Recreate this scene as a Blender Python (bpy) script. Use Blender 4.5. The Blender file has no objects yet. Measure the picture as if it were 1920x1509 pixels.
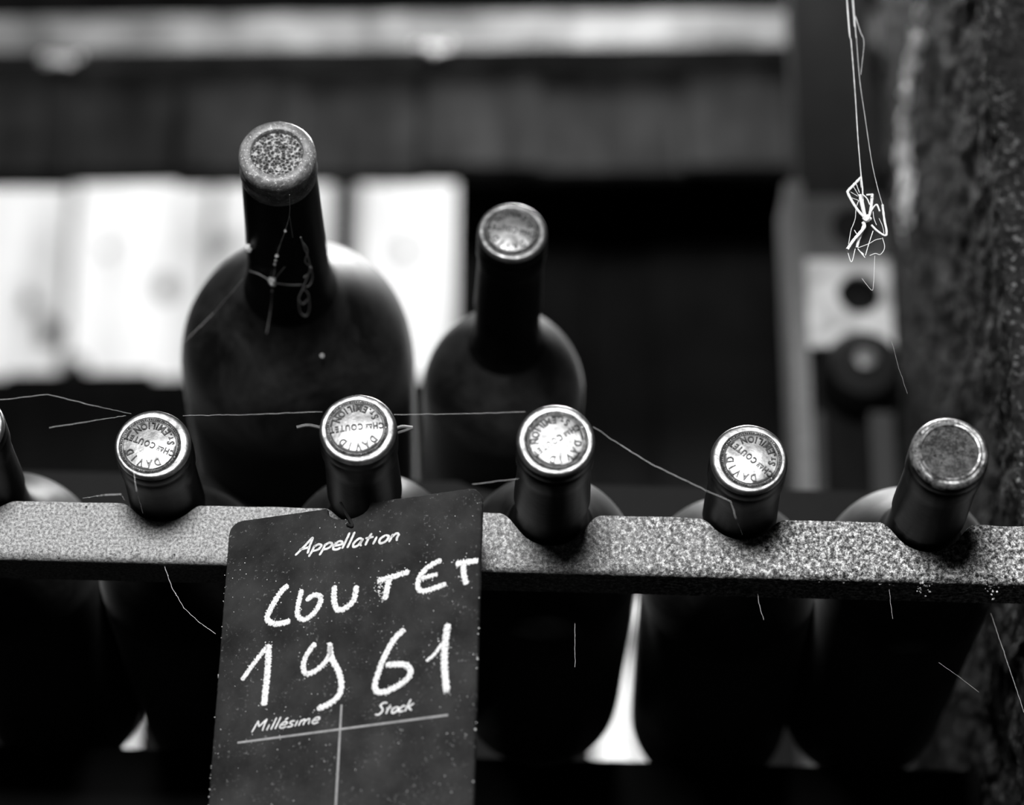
import bpy, bmesh, math, random
from math import sin, cos, pi, radians, sqrt
from mathutils import Vector, Matrix, noise

random.seed(7)
sc = bpy.context.scene
C = sc.collection

# ------------------------------------------------------------------ camera
PITCH, DIST, FPX = radians(23), 1.10, 5500.0
vd = Vector((0, cos(PITCH), sin(PITCH)))
vu = Vector((0, -sin(PITCH), cos(PITCH)))
CAM = -DIST * vd
cam = bpy.data.cameras.new('camera')
cam.sensor_width = 36.0
cam.lens = FPX / 1920 * 36
cam.clip_start = 0.02
cam.dof.use_dof = True
cam.dof.focus_distance = 1.125
cam.dof.aperture_fstop = 4.6
camo = bpy.data.objects.new('camera', cam)
camo.location = CAM
camo.rotation_euler = (pi / 2 + PITCH, 0, 0)
C.objects.link(camo)
sc.camera = camo

# ------------------------------------------------------------------ world, lights, exposure
w = bpy.data.worlds.new('world')
sc.world = w
w.use_nodes = True
w.node_tree.nodes['Background'].inputs[0].default_value = (1, 1, 1, 1)
w.node_tree.nodes['Background'].inputs[1].default_value = 0.006

def area(name, loc, target, size, size_y, power):
    l = bpy.data.lights.new(name, 'AREA')
    l.shape = 'RECTANGLE'
    l.size, l.size_y, l.energy = size, size_y, power
    o = bpy.data.objects.new(name, l)
    o.location = loc
    o.rotation_euler = (Vector(target) - Vector(loc)).to_track_quat('-Z', 'Y').to_euler()
    C.objects.link(o)
    return o

area('doorway_light', (-0.10, -1.62, 0.37), (0, 0.05, 0.0), 0.42, 0.36, 42)       # the open cellar door behind the photographer
area('rim_light', (0.24, 0.46, 0.80), (0.0, 0.14, 0.0), 0.55, 0.2, 25.0)      # added lamp above and behind, to brighten the bottle rims
area('yard_light', (-0.1, 1.25, 1.15), (-0.1, 1.66, 0.4), 1.6, 0.2, 7.0)            # daylight on the boards behind the cellar wall
area('low_fill_light', (-0.05, 1.25, -0.05), (-0.05, 1.66, 0.3), 1.4, 0.2, 11.0)                # added unseen lamp, brightens the low boards behind the gap

vs = sc.view_settings
vs.view_transform = 'Standard'
vs.look = 'None'
vs.exposure = 0.0
vs.gamma = 1.0
vs.use_curve_mapping = False

# ------------------------------------------------------------------ helpers
def at(px, py, y):
    """point of the vertical plane Y = y seen at a pixel of the 1920x1509 frame"""
    v = vd + Vector((1, 0, 0)) * ((px - 960) / FPX) + vu * ((754.5 - py) / FPX)
    return CAM + v * ((y - CAM.y) / v.y)

class MB:
    def __init__(s):
        s.v, s.f = [], []
    def add(s, vs_, fs_):
        n = len(s.v)
        s.v += [tuple(p) for p in vs_]
        s.f += [tuple(i + n for i in f) for f in fs_]
    def box(s, lo, hi, m=None, jit=0):
        (a, b, c), (d, e, f) = lo, hi
        p = [Vector(q) for q in ((a, b, c), (d, b, c), (d, e, c), (a, e, c), (a, b, f), (d, b, f), (d, e, f), (a, e, f))]
        if jit:
            p = [q + Vector((random.uniform(-jit, jit), random.uniform(-jit, jit), random.uniform(-jit, jit))) for q in p]
        if m:
            p = [m @ q for q in p]
        s.add(p, [(0, 3, 2, 1), (4, 5, 6, 7), (0, 1, 5, 4), (1, 2, 6, 5), (2, 3, 7, 6), (3, 0, 4, 7)])
    def tube(s, pts, r, n=6, closed=False):
        pts = [Vector(p) for p in pts]
        k = len(pts)
        rs = r if isinstance(r, (list, tuple)) else [r] * k
        vs_, fs_ = [], []
        nrm = None
        for i in range(k):
            if closed:
                t = pts[(i + 1) % k] - pts[i - 1]
            else:
                t = pts[min(i + 1, k - 1)] - pts[max(i - 1, 0)]
            if t.length < 1e-9:
                t = Vector((0, 0, 1))
            t.normalize()
            if nrm is None:
                nrm = t.orthogonal().normalized()
            nrm = (nrm - t * nrm.dot(t))
            if nrm.length < 1e-6:
                nrm = t.orthogonal()
            nrm.normalize()
            b = t.cross(nrm)
            for j in range(n):
                a = 2 * pi * j / n
                vs_.append(pts[i] + (nrm * cos(a) + b * sin(a)) * rs[i])
        for i in range(k if closed else k - 1):
            for j in range(n):
                a, b_ = i * n + j, i * n + (j + 1) % n
                c, d = ((i + 1) % k) * n + (j + 1) % n, ((i + 1) % k) * n + j
                fs_.append((a, b_, c, d))
        if not closed:
            fs_.append(tuple(range(n - 1, -1, -1)))
            fs_.append(tuple(range((k - 1) * n, k * n)))
        s.add(vs_, fs_)
    def lathe(s, prof, n=64, fn=None, cap_first=True, cap_last=True):
        """prof: (y along the axis, radius); axis = +Y"""
        vs_, fs_ = [], []
        for i, (y, r) in enumerate(prof):
            for j in range(n):
                a = 2 * pi * j / n
                p = Vector((r * cos(a), y, r * sin(a)))
                if fn:
                    p = fn(p, i, a)
                vs_.append(p)
        for i in range(len(prof) - 1):
            for j in range(n):
                a, b = i * n + j, i * n + (j + 1) % n
                fs_.append((a, b, b + n, a + n))
        if cap_first:
            fs_.append(tuple(range(n - 1, -1, -1)))
        if cap_last:
            fs_.append(tuple(range((len(prof) - 1) * n, len(prof) * n)))
        s.add(vs_, fs_)
    def blob(s, c, r, squash=(1, 1, 1), sub=0):
        t = (1 + sqrt(5)) / 2
        vv = [(-1, t, 0), (1, t, 0), (-1, -t, 0), (1, -t, 0), (0, -1, t), (0, 1, t), (0, -1, -t), (0, 1, -t), (t, 0, -1), (t, 0, 1), (-t, 0, -1), (-t, 0, 1)]
        ff = [(0, 11, 5), (0, 5, 1), (0, 1, 7), (0, 7, 10), (0, 10, 11), (1, 5, 9), (5, 11, 4), (11, 10, 2), (10, 7, 6), (7, 1, 8), (3, 9, 4), (3, 4, 2), (3, 2, 6), (3, 6, 8), (3, 8, 9), (4, 9, 5), (2, 4, 11), (6, 2, 10), (8, 6, 7), (9, 8, 1)]
        c = Vector(c)
        rot = Matrix.Rotation(random.uniform(0, 6), 3, Vector((random.random() - .5, random.random() - .5, random.random() - .5 + 1e-3)))
        vs_ = []
        for p in vv:
            q = rot @ Vector(p).normalized() * r * random.uniform(.7, 1.15)
            vs_.append(c + Vector((q.x * squash[0], q.y * squash[1], q.z * squash[2])))
        s.add(vs_, ff)
    def build(s, name, m, parent=None, smooth=True, angle=40):
        me = bpy.data.meshes.new(name)
        me.from_pydata(s.v, [], s.f)
        me.validate()
        bm = bmesh.new()
        bm.from_mesh(me)
        bmesh.ops.recalc_face_normals(bm, faces=bm.faces)
        bm.to_mesh(me)
        bm.free()
        if smooth:
            for p in me.polygons:
                p.use_smooth = True
            me.set_sharp_from_angle(angle=radians(angle))
        if m:
            me.materials.append(m)
        o = bpy.data.objects.new(name, me)
        C.objects.link(o)
        if parent:
            o.parent = parent
        return o

def tag(o, label=None, cat=None, group=None, kind=None):
    if label: o['label'] = label
    if cat: o['category'] = cat
    if group: o['group'] = group
    if kind: o['kind'] = kind
    return o

def empty(name, loc=(0, 0, 0), rot=None):
    o = bpy.data.objects.new(name, None)
    o.empty_display_size = 0.02
    C.objects.link(o)
    if rot is not None:
        o.matrix_world = Matrix.Translation(Vector(loc)) @ rot.to_4x4()
    else:
        o.location = loc
    return o

def catmull(pts, step):
    pts = [Vector(p) for p in pts]
    if len(pts) < 3:
        out = []
        n = max(2, int((pts[1] - pts[0]).length / step))
        return [pts[0].lerp(pts[1], i / n) for i in range(n + 1)]
    P = [pts[0] * 2 - pts[1]] + pts + [pts[-1] * 2 - pts[-2]]
    out = []
    for i in range(1, len(P) - 2):
        n = max(2, int((P[i + 1] - P[i]).length / step))
        for k in range(n):
            t = k / n
            a, b, c, d = P[i - 1], P[i], P[i + 1], P[i + 2]
            out.append(.5 * ((2 * b) + (c - a) * t + (2 * a - 5 * b + 4 * c - d) * t * t + (3 * b - a - 3 * c + d) * t ** 3))
    out.append(pts[-1])
    return out

# ------------------------------------------------------------------ materials
class NT:
    def __init__(s, name):
        s.m = bpy.data.materials.new(name)
        s.m.use_nodes = True
        s.t = s.m.node_tree
        s.n = s.t.nodes
        s.b = s.n['Principled BSDF']
        s.tc = s.n.new('ShaderNodeTexCoord')
    def link(s, a, b):
        s.t.links.new(a, b)
    def vec(s, scale=(1, 1, 1), coord='Object'):
        mp = s.n.new('ShaderNodeMapping')
        mp.inputs['Scale'].default_value = scale
        s.link(s.tc.outputs[coord], mp.inputs[0])
        return mp.outputs[0]
    def noise(s, scale, detail=3, rough=.6, v=None, dist=0):
        x = s.n.new('ShaderNodeTexNoise')
        x.inputs['Scale'].default_value = scale
        x.inputs['Detail'].default_value = detail
        x.inputs['Roughness'].default_value = rough
        x.inputs['Distortion'].default_value = dist
        s.link(v if v is not None else s.tc.outputs['Object'], x.inputs['Vector'])
        return x.outputs[0]
    def voronoi(s, scale, v=None, feature='F1'):
        x = s.n.new('ShaderNodeTexVoronoi')
        x.feature = feature
        x.inputs['Scale'].default_value = scale
        s.link(v if v is not None else s.tc.outputs['Object'], x.inputs['Vector'])
        return x.outputs['Distance']
    def ramp(s, fac, stops):
        x = s.n.new('ShaderNodeValToRGB')
        e = x.color_ramp.elements
        while len(e) < len(stops):
            e.new(.5)
        for el, (p, c) in zip(e, stops):
            el.position = p
            el.color = (c, c, c, 1)
        s.link(fac, x.inputs[0])
        return x.outputs[0]
    def math(s, op, a, b=None):
        x = s.n.new('ShaderNodeMath')
        x.operation = op
        for i, q in enumerate((a, b)):
            if q is None: continue
            if isinstance(q, (int, float)):
                x.inputs[i].default_value = q
            else:
                s.link(q, x.inputs[i])
        return x.outputs[0]
    def mix(s, fac, a, b, mode='MIX'):
        x = s.n.new('ShaderNodeMixRGB')
        x.blend_type = mode
        for i, q in enumerate((fac, a, b)):
            if isinstance(q, (int, float)):
                x.inputs[i].default_value = q if i == 0 else (q, q, q, 1)
            else:
                s.link(q, x.inputs[i])
        return x.outputs[0]
    def bump(s, h, strength=.5, dist=.001):
        x = s.n.new('ShaderNodeBump')
        x.inputs['Strength'].default_value = strength
        x.inputs['Distance'].default_value = dist
        s.link(h, x.inputs['Height'])
        s.link(x.outputs[0], s.b.inputs['Normal'])
    def set(s, **k):
        for a, v in k.items():
            i = s.b.inputs[a.replace('_', ' ')]
            if isinstance(v, (int, float)):
                i.default_value = v if i.type == 'VALUE' else (v, v, v, 1)
            else:
                s.link(v, i)
        return s

def plain(name, c, rough=.6, metal=0, spec=.5):
    n = NT(name)
    g = n.noise(300, 3)
    n.set(Base_Color=n.ramp(g, [(.3, c * .75), (.7, c * 1.2)]), Roughness=rough, Metallic=metal, Specular_IOR_Level=spec)
    return n.m

M = {}
# dusty dark bottle glass
n = NT('dusty_dark_glass')
d1 = n.noise(24, 5, .68, dist=.5)
d2 = n.noise(260, 3, .7)
d = n.math('MULTIPLY', n.ramp(d1, [(.42, .08), (.66, 1)]), n.ramp(d2, [(.3, .6), (.65, 1)]))
n.set(Base_Color=n.mix(d, .0008, .024), Roughness=n.ramp(d1, [(.3, .46), (.7, .68)]), Specular_IOR_Level=.3, Sheen_Weight=.14, Sheen_Roughness=.3)
n.bump(d2, .15, .0004)
M['glass'] = n.m
n = NT('black_neck_glass')
g = n.noise(120, 4)
n.set(Base_Color=n.ramp(g, [(.35, .0015), (.75, .004)]), Roughness=.45, Specular_IOR_Level=.15)
n.bump(g, .15, .0006)
M['neck'] = n.m
# foil capsule, dull outside
n = NT('capsule_foil')
g = n.noise(170, 5, .65)
g2 = n.noise(900, 2)
n.set(Base_Color=n.ramp(g, [(.34, .14), (.6, .36)]), Metallic=.95, Roughness=n.ramp(g, [(.3, .5), (.7, .40)]))
n.bump(n.mix(.35, g, g2), .3, .0006)
M['foil'] = n.m
n = NT('relief_shade_foil')  # darker foil: shade of embossed edges and groove put into the colour
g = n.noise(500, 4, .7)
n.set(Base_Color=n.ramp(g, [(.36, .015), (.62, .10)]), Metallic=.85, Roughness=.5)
M['relief_shade'] = n.m
n = NT('capsule_skirt')
g = n.noise(150, 5, .65)
n.set(Base_Color=n.ramp(g, [(.3, .0015), (.7, .004)]), Specular_IOR_Level=.12, Roughness=.42)
n.bump(g, .25, .0006)
M['skirt'] = n.m
n = NT('worn_dark_capsule')
g = n.noise(420, 5, .75)
n.set(Base_Color=n.ramp(g, [(.38, .05), (.6, .55)]), Metallic=.75, Roughness=n.ramp(g, [(.35, .5), (.65, .32)]))
n.bump(g, .4, .0007)
M['worn'] = n.m
n = NT('worn_disc')
g = n.noise(500, 6, .8)
g2 = n.noise(60, 3)
n.set(Base_Color=n.mix(.5, n.ramp(g, [(.44, .004), (.62, .24)]), n.ramp(g2, [(.3, .008), (.7, .07)])), Metallic=.1, Roughness=.7)
n.bump(g, .7, .001)
M['wornd'] = n.m
n = NT('crumbly_cork')
g = n.noise(650, 5, .8)
g2 = n.voronoi(750)
n.set(Base_Color=n.ramp(n.mix(.5, g, g2), [(.3, .012), (.5, .14), (.66, .62)]), Roughness=.95, Specular_IOR_Level=.1)
n.bump(n.mix(.5, g, g2), .9, .002)
M['cork'] = n.m
n = NT('lip_glass')
g = n.noise(200, 5, .7)
g2 = n.noise(900, 3, .7)
n.set(Base_Color=n.mix(n.ramp(g2, [(.56, 0), (.68, 1)]), n.ramp(g, [(.3, .06), (.7, .3)]), .6), Roughness=.38, Specular_IOR_Level=.5)
n.bump(g2, .35, .0006)
M['lip'] = n.m
# gritty bar
n = NT('gritty_bar')
a = n.noise(900, 3, .8)
a2 = n.noise(520, 4, .85)
b = n.noise(1500, 2, .6)
c = n.noise(26, 4, .6)
e = n.noise(240, 3, .7)
fine = n.ramp(a, [(.36, .12), (.5, .34), (.64, .62)])
coarse = n.ramp(a2, [(.40, .012), (.47, .13), (.54, .36), (.61, .95)])
sx = n.n.new('ShaderNodeSeparateXYZ')
n.link(n.tc.outputs['Object'], sx.inputs[0])
wear = n.math('MULTIPLY', n.math('ADD', n.math('ADD', sx.outputs[0], .09), n.math('MULTIPLY', n.math('SUBTRACT', c, .5), .25)), 5.0)
wear.node.use_clamp = True
col = n.mix(wear, fine, coarse)
pit = n.ramp(e, [(.29, .04), (.33, 1)])
n.set(Base_Color=n.mix(1.0, col, pit, 'MULTIPLY'), Roughness=.85, Specular_IOR_Level=.25)
n.bump(n.mix(.5, a, a2), .55, .0009)
M['bar'] = n.m
# slate sign
n = NT('slate_board')
a = n.noise(700, 4, .8)
b = n.noise(45, 4, .6)
c = n.noise(110, 3, .6)
speck = n.math('MULTIPLY', n.ramp(a, [(.58, 0), (.68, 1)]), n.ramp(c, [(.48, .06), (.62, 1)]))
n.set(Base_Color=n.mix(n.math('MULTIPLY', speck, .55), n.ramp(b, [(.32, .005), (.68, .032)]), .5), Roughness=.72, Specular_IOR_Level=.25)
n.bump(a, .25, .0006)
M['slate'] = n.m
n = NT('chalk')
a = n.noise(1300, 3, .7)
n.set(Base_Color=n.ramp(a, [(.34, .40), (.5, .86)]), Roughness=.95, Specular_IOR_Level=.05)
n.bump(a, .5, .0004)
M['chalk'] = n.m
M['paint'] = plain('grey_painted_line', .30, .8)
M['paintw'] = plain('white_painted_lettering', .72, .8)
# timber
def wood(name, lo, hi, along=(1, 1, 1), stain=None, rough=.8):
    n = NT(name)
    v = n.vec(along)
    g = n.noise(14, 6, .65, v, .6)
    s = n.noise(16, 4, .6)
    col = n.ramp(g, [(.28, lo), (.7, hi)])
    col = n.mix(.8, col, n.ramp(s, [(.36, .25), (.66, 1.2)]), 'MULTIPLY')
    n.set(Base_Color=col, Roughness=rough, Specular_IOR_Level=.15)
    n.bump(g, .4, .003)
    return n.m
M['dark_wood_h'] = wood('tarred_timber', .002, .012, (.4, 3, 3))
M['apron'] = wood('shaded_stained_apron', .0005, .024, (3, 3, .5))  # overhang shade is put into this near-black colour; the streaks are stains
M['shelf'] = wood('weathered_shelf_plank', .12, .36, (.3, 3, 3))
M['dark_wood_v'] = wood('dark_wall_plank', .002, .009, (3, 3, .4))
n = NT('whitewashed_board')
v = n.vec((2.2, 2, .5))
g = n.noise(8, 4, .6, v, .5)
kn = n.noise(7, 2, .5)
n.set(Base_Color=n.mix(1, n.ramp(g, [(.3, .5), (.55, .92)]), n.ramp(kn, [(.28, .12), (.36, 1)]), 'MULTIPLY'), Roughness=.9)
M['white_board'] = n.m
# rough stone of the side wall
n = NT('rough_dark_stone')
a = n.noise(110, 6, .75)
b = n.noise(16, 4, .6)
c = n.noise(330, 4, .75)
col = n.mix(n.math('MULTIPLY', n.ramp(c, [(.55, 0), (.68, 1)]), n.ramp(b, [(.42, .1), (.62, 1)])), n.ramp(a, [(.36, .002), (.7, .03)]), .42)
n.set(Base_Color=col, Roughness=.9, Specular_IOR_Level=.2)
n.bump(n.mix(.4, a, c), .8, .004)
M['stone'] = n.m
M['lime'] = plain('pale_lime', .8, .9)
M['iron'] = plain('rusty_black_iron', .004, .7, 0, .2)
n = NT('pale_zinc_plate')
g = n.noise(45, 4, .6)
n.set(Base_Color=n.ramp(g, [(.35, .32), (.6, .82)]), Roughness=.7, Metallic=0)
M['zinc'] = n.m
n = NT('cobweb_silk')
n.set(Base_Color=.85, Roughness=.8)
M['silk'] = n.m
M['wire'] = plain('dull_grey_wire', .16, .5, .5)
M['black_wire'] = plain('black_wire', .02, .5, .5)

# ------------------------------------------------------------------ setting behind the rack
SL = -0.0268                                  # fall of the rack to the right
# pale boards outside, seen through the opening of the wall
YW = 1.66
yard = tag(empty('board_fence', (0, YW, -0.2)), 'sunlit whitewashed boards seen blurred through the opening at left', 'fence')
def board(parent, name, x0, x1, y0, y1, z0, z1, m, jit=.0015, loc=None):
    mb = MB()
    o = parent.location
    b = .004
    # chamfered plank
    mb.box((x0 - o.x, y0 - o.y, z0 - o.z), (x1 - o.x, y1 - o.y, z1 - o.z), None, jit)
    ob = mb.build(name, m, parent, False)
    bv = ob.modifiers.new('bevel', 'BEVEL')
    bv.width = b
    bv.segments = 2
    return ob
edges = [-2, -300, 125, 393, 664, 930, 1190, 1460, 1730, 2000]
xs = [at(p, 500, YW).x for p in edges[2:]]
xs = [xs[0] - .29, xs[0] - .145] + xs
gaps = {3: .012, 4: .02}
for i in range(len(xs) - 1):
    x0, x1 = xs[i], xs[i + 1]
    board(yard, 'fence_board', x0 + .004, x1 - .004 - (.022 if i == 3 else 0), YW + (.01 if i % 2 else 0), YW + .025 + (.01 if i % 2 else 0), -0.2, 1.3, M['white_board'])
for px, py, rr in ((310, 540, .012), (90, 618, .011), (138, 700, .017), (55, 560, .006), (200, 470, .006), (760, 470, .008)):
    mb = MB()
    q = at(px, py, YW)
    mb.lathe([(-.002, rr * .3), (-.0015, rr * .8), (.012, rr)], 24)
    ob = mb.build('knot', M['dark_wood_v'], yard)
    ob.location = (q.x, 0, q.z + .2)
    ob.scale = (1, 1, 1.3)
mb = MB()
mb.box((xs[0], YW + .036, -.2 + .2), (xs[-1], YW + .06, .1 + .2))
mb.box((xs[0], YW + .036, .7 + .2), (xs[-1], YW + .06, .8 + .2))
o = mb.build('fence_rail', M['dark_wood_h'], None, False)
o.data.transform(Matrix.Translation((0, -YW, 0)))
o.parent = yard

# dark plank wall with an opening at the left and a gap low in the middle
YB = 0.98
wall = tag(empty('wall_back', (0, YB, -0.2)), kind='structure')
def P(px, py, y=YB):
    q = at(px, py, y)
    return q.x, q.z
zt, zb = P(960, 285)[1], P(960, 694)[1]
def wplank(i, px0, px1, z0, z1, g0=.006, g1=.006):
    y = YB + (.010 if i % 2 else 0)
    board(wall, 'plank', P(px0, 754)[0] - g0, P(px1, 754)[0] + g1, y, y + .018, z0, z1, M['dark_wood_v'], .001)
zg0, zg1 = P(1150, 1500)[1], P(1150, 1100)[1]
ed = [-420, -200, 20, 272, 480, 700, 866]
for i, (a, b) in enumerate(zip(ed[:-1], ed[1:])):
    wplank(i, a, b, zt, 1.35)
    wplank(i, a, b, zg1, zb)
    wplank(i, a, b, -.2, zg1 - .001, -.004 if a == 272 else .006, -.004 if b == 272 else .006)   # the planks stand apart low at the left
ed = [866, 1095, 1245, 1480, 1640, 1770, 2080, 2300]
for i, (a, b) in enumerate(zip(ed[:-1], ed[1:])):
    wplank(i, a, b, zg1, 1.35)
    g = {1480: -.0012, 1770: -.0008}
    wplank(i, a, b, -.2, zg0 if a == 1095 else zg1 - .001, g.get(a, .006), g.get(b, .006))
mb = MB()
mb.box((-.7, .03, zb + .2 - .16), (P(872, 0)[0], .055, zb + .2 - .06))
mb.box((-.7, .03, zt + .2 + .10), (.6, .055, zt + .2 + .2))
tag(mb.build('wall_batten', M['dark_wood_h'], wall, False), kind='stuff')

# shelf plank with its apron board, in front of the wall
YS = 0.80
sz = [at(300, 95, YS).z, at(300, 26, YS).z, at(960, 88, YS).z, at(960, 18, YS).z]
roll = Matrix.Rotation(radians(-1.0), 4, 'Y')
shelf = tag(empty('shelf', (0, YS, at(960, 88, YS).z)), 'weathered grey shelf plank with stained apron boards coloured dark as shade above the bright opening', 'shelf')
mb = MB()
L0, L1 = at(-250, 60, YS).x, at(1690, 60, YS).x
th = at(960, 22, YS).z - at(960, 88, YS).z
nx = 60
prof = [(0, 0), (0, .3), (0, .7), (.002, 1), (.17, 1), (.17, 0)]
vs_, fs_ = [], []
for i in range(nx + 1):
    x = L0 + (L1 - L0) * i / nx
    for k, (y, t) in enumerate(prof):
        q = noise.noise(Vector((x * 22, t * 3, y * 9))) * .0035
        vs_.append((x, y + q, t * th + q * .8 + x * .010))
for i in range(nx):
    for k in range(6):
        a = i * 6 + k
        b = i * 6 + (k + 1) % 6
        fs_.append((a, b, b + 6, a + 6))
fs_ += [tuple(range(5, -1, -1)), tuple(range(nx * 6, nx * 6 + 6))]
mb.add(vs_, fs_)
mb.build('shelf_plank', M['shelf'], shelf)
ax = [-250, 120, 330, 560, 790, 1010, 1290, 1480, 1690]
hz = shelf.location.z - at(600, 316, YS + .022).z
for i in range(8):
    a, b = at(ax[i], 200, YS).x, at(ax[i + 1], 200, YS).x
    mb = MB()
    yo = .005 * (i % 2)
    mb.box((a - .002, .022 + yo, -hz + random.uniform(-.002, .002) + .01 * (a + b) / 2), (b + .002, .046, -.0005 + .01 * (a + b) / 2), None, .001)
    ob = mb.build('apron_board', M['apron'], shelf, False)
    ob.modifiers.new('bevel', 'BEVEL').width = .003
# lichen tufts on the lower edge of the plank
for px, py in ((812, 88), (112, 108)):
    mb = MB()
    q = at(px, py, YS - .004) - shelf.location
    for k in range(24):
        mb.blob(q + Vector((random.gauss(0, .006), random.uniform(0, .003), random.gauss(0, .002))), random.uniform(.001, .0026))
    tag(mb.build('lichen', M['lime'], shelf), 'pale lichen tuft')

# perforated steel upright
YU = 0.52
u0, u1 = at(1510, 500, YU).x, at(1667, 500, YU).x
up_z0 = -.2
upr = tag(empty('perforated_upright', ((u0 + u1) / 2, YU, up_z0)), 'blurred upright with pale plate pierced by round holes behind the hanging spider', 'post')
def holed_plate(mb, x0, x1, z0, z1, cx, cz, r, y0, y1, n=40):
    """rectangular plate with one round hole"""
    vs_, fs_ = [], []
    def edge(a):
        dx, dz = cos(a), sin(a)
        t = 1e9
        if dx > 1e-9: t = min(t, (x1 - cx) / dx)
        if dx < -1e-9: t = min(t, (x0 - cx) / dx)
        if dz > 1e-9: t = min(t, (z1 - cz) / dz)
        if dz < -1e-9: t = min(t, (z0 - cz) / dz)
        return cx + dx * t, cz + dz * t
    ang = sorted([2 * pi * k / n for k in range(n)] + [math.atan2(z - cz, x - cx) % (2 * pi) for x in (x0, x1) for z in (z0, z1)])
    k = len(ang)
    for y in (y0, y1):
        for a in ang:
            vs_.append((cx + r * cos(a), y, cz + r * sin(a)))
        for a in ang:
            ex, ez = edge(a)
            vs_.append((ex, y, ez))
    for i in range(k):
        j = (i + 1) % k
        fs_ += [(i, j, k + j, k + i), (2 * k + i, 3 * k + i, 3 * k + j, 2 * k + j), (i, 2 * k + i, 2 * k + j, j), (k + i, k + j, 3 * k + j, 3 * k + i)]
    mb.add(vs_, fs_)
hw = (u1 - u0) / 2
zA, zB, zC, zD = [at(1600, p, YU).z - up_z0 for p in (654, 492, 372, 300)]
hz1, hz2 = at(1610, 556, YU).z - up_z0, at(1612, 430, YU).z - up_z0
hx = at(1610, 556, YU).x - (u0 + u1) / 2
rh = 43 / FPX * (DIST + .5)
mb = MB()
holed_plate(mb, -hw, hw, zA, zB, hx, hz1, rh, -.004, 0)
mb.build('pierced_plate', M['zinc'], upr, True, 30)
mb = MB()
holed_plate(mb, -hw, hw, zB, zC, hx - .001, hz2, rh * 1.05, -.003, 0)
mb.build('pierced_plate', plain('shaded_zinc_plate', .09, .8), upr, True, 30)  # same zinc, coloured darker for the dimmer light on the upper part
mb = MB()
mb.box((-hw - .010, -.002, 0), (-hw, .05, zC + .01))
mb.build('side_flange', plain('grey_flange', .16, .7), upr, False)
mb = MB()
mb.box((-hw, .0225, 0), (hw, .05, 1.0))
mb.build('post_core', M['dark_wood_v'], upr, False)
mb = MB()
cz = at(1610, 694, YU).z - up_z0
mb.lathe([(-.012, .004), (-.013, .012), (-.011, .019), (-.004, .0225), (.0225, .0225)], 40)
ob = mb.build('round_boss', M['iron'], upr)
ob.location = (hx, 0, cz)
mb = MB()
mb.lathe([(-.019, .0035), (-.0185, .0065), (-.0125, .0075)], 6)
ob2 = mb.build('bolt', plain('worn_bolt', .12, .4, .4), upr)
ob2.location = (hx, 0, cz)
mb = MB()
mb.box((-hw * 1.25, 0.0, 0), (-hw * .75, .0225, cz - .026))
mb.box((hw * .35, 0.0, 0), (hw * .9, .0225, cz - .026))
tag(mb.build('lower_strap', plain('grey_strap', .02, .7), upr, False), kind='stuff')

# rough stone side wall at the right
pil = tag(empty('wall_right', (.205, .10, -.2)), kind='structure')
mb = MB()
ny, nz = 180, 700
path = [(0.16, -.005), (.006, -.004), (0.0, .004)]
YL = .40
def stone_pt(s, z):
    # s: 0..1 along the front face then the left face
    if s < .25:
        x, y = .16 * (1 - s / .25), 0
        nrm = Vector((0, -1, 0))
    elif s < .85:
        t = (s - .25) / .6
        x, y = .013 * t, YL * t
        nrm = Vector((-1, 0, 0))
    else:
        t = (s - .85) / .15
        x, y = .013 + .15 * t, YL
        nrm = Vector((0, 1, 0))
    p = Vector((x, y, z))
    q = Vector((x, y, z))
    d = noise.fractal(q * 40, 1.0, 2.0, 3) * .003 + noise.fractal(q * 190, 1.0, 2.0, 2) * .0016
    return p + nrm * (d - .0014)
vs_, fs_ = [], []
for i in range(nz + 1):
    z = .02 + .98 * i / nz
    for k in range(ny + 1):
        vs_.append(stone_pt(k / ny, z))
W_ = ny + 1
for i in range(nz):
    for k in range(ny):
        a = i * W_ + k
        fs_.append((a, a + 1, a + 1 + W_, a + W_))
    fs_.append((i * W_ + ny, i * W_, (i + 1) * W_, (i + 1) * W_ + ny))
fs_ += [tuple(range(ny, -1, -1)), tuple(range(nz * W_, nz * W_ + W_))]
mb.add(vs_, fs_)
mb.build('stone_face', M['stone'], pil, True, 180)
# pale lime patches that cling to the far edge
def lime(pxs, y, k, sx, szz, big=1):
    mb = MB()
    for px, py in pxs:
        for j in range(k):
            q = at(px + random.gauss(0, sx), py + random.gauss(0, szz), y)
            mb.blob((.012 * (y - .1) / YL - .0025 + random.uniform(-.001, .002), q.y - .10 + random.gauss(0, sx * .0022), q.z + .2), random.uniform(.0007, .0024) * big, (.7, 1, 1.6))
    tag(mb.build('lime_patch', M['lime'], pil), 'pale lime patch', kind='stuff')
lime([(1773, 270), (1776, 330), (1778, 390)], .395, 8, 4, 16, 1.9)
lime([(1818, 90), (1813, 112)], .32, 8, 7, 9, 1.9)
lime([(1770, 250), (1772, 290), (1775, 330), (1778, 370), (1780, 410)], .40, 14, 6, 14)
lime([(1818, 85), (1815, 105), (1810, 125)], .33, 12, 10, 9)
lime([(1790, 160), (1795, 200)], .37, 6, 8, 14)

# overhead beam just above the view: the cobwebs hang from it
zbm = at(960, 0, 0).z + .15
beam = tag(empty('overhead_beam', (0, .0, zbm)), 'dark overhead beam above the rack that the spider hangs from', 'beam')
mb = MB()
mb.box((-.42, -.025, 0), (.36, .035, .06), None, .002)
mb.build('beam_timber', M['dark_wood_h'], beam, False)

# ------------------------------------------------------------------ bottles
YBAR = 0.055
RB = .0363
def smoothprof(ctrl, k):
    pts = catmull([Vector((a, b, 0)) for a, b in ctrl], .002)
    return [(p.x, p.y) for p in pts]

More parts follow.
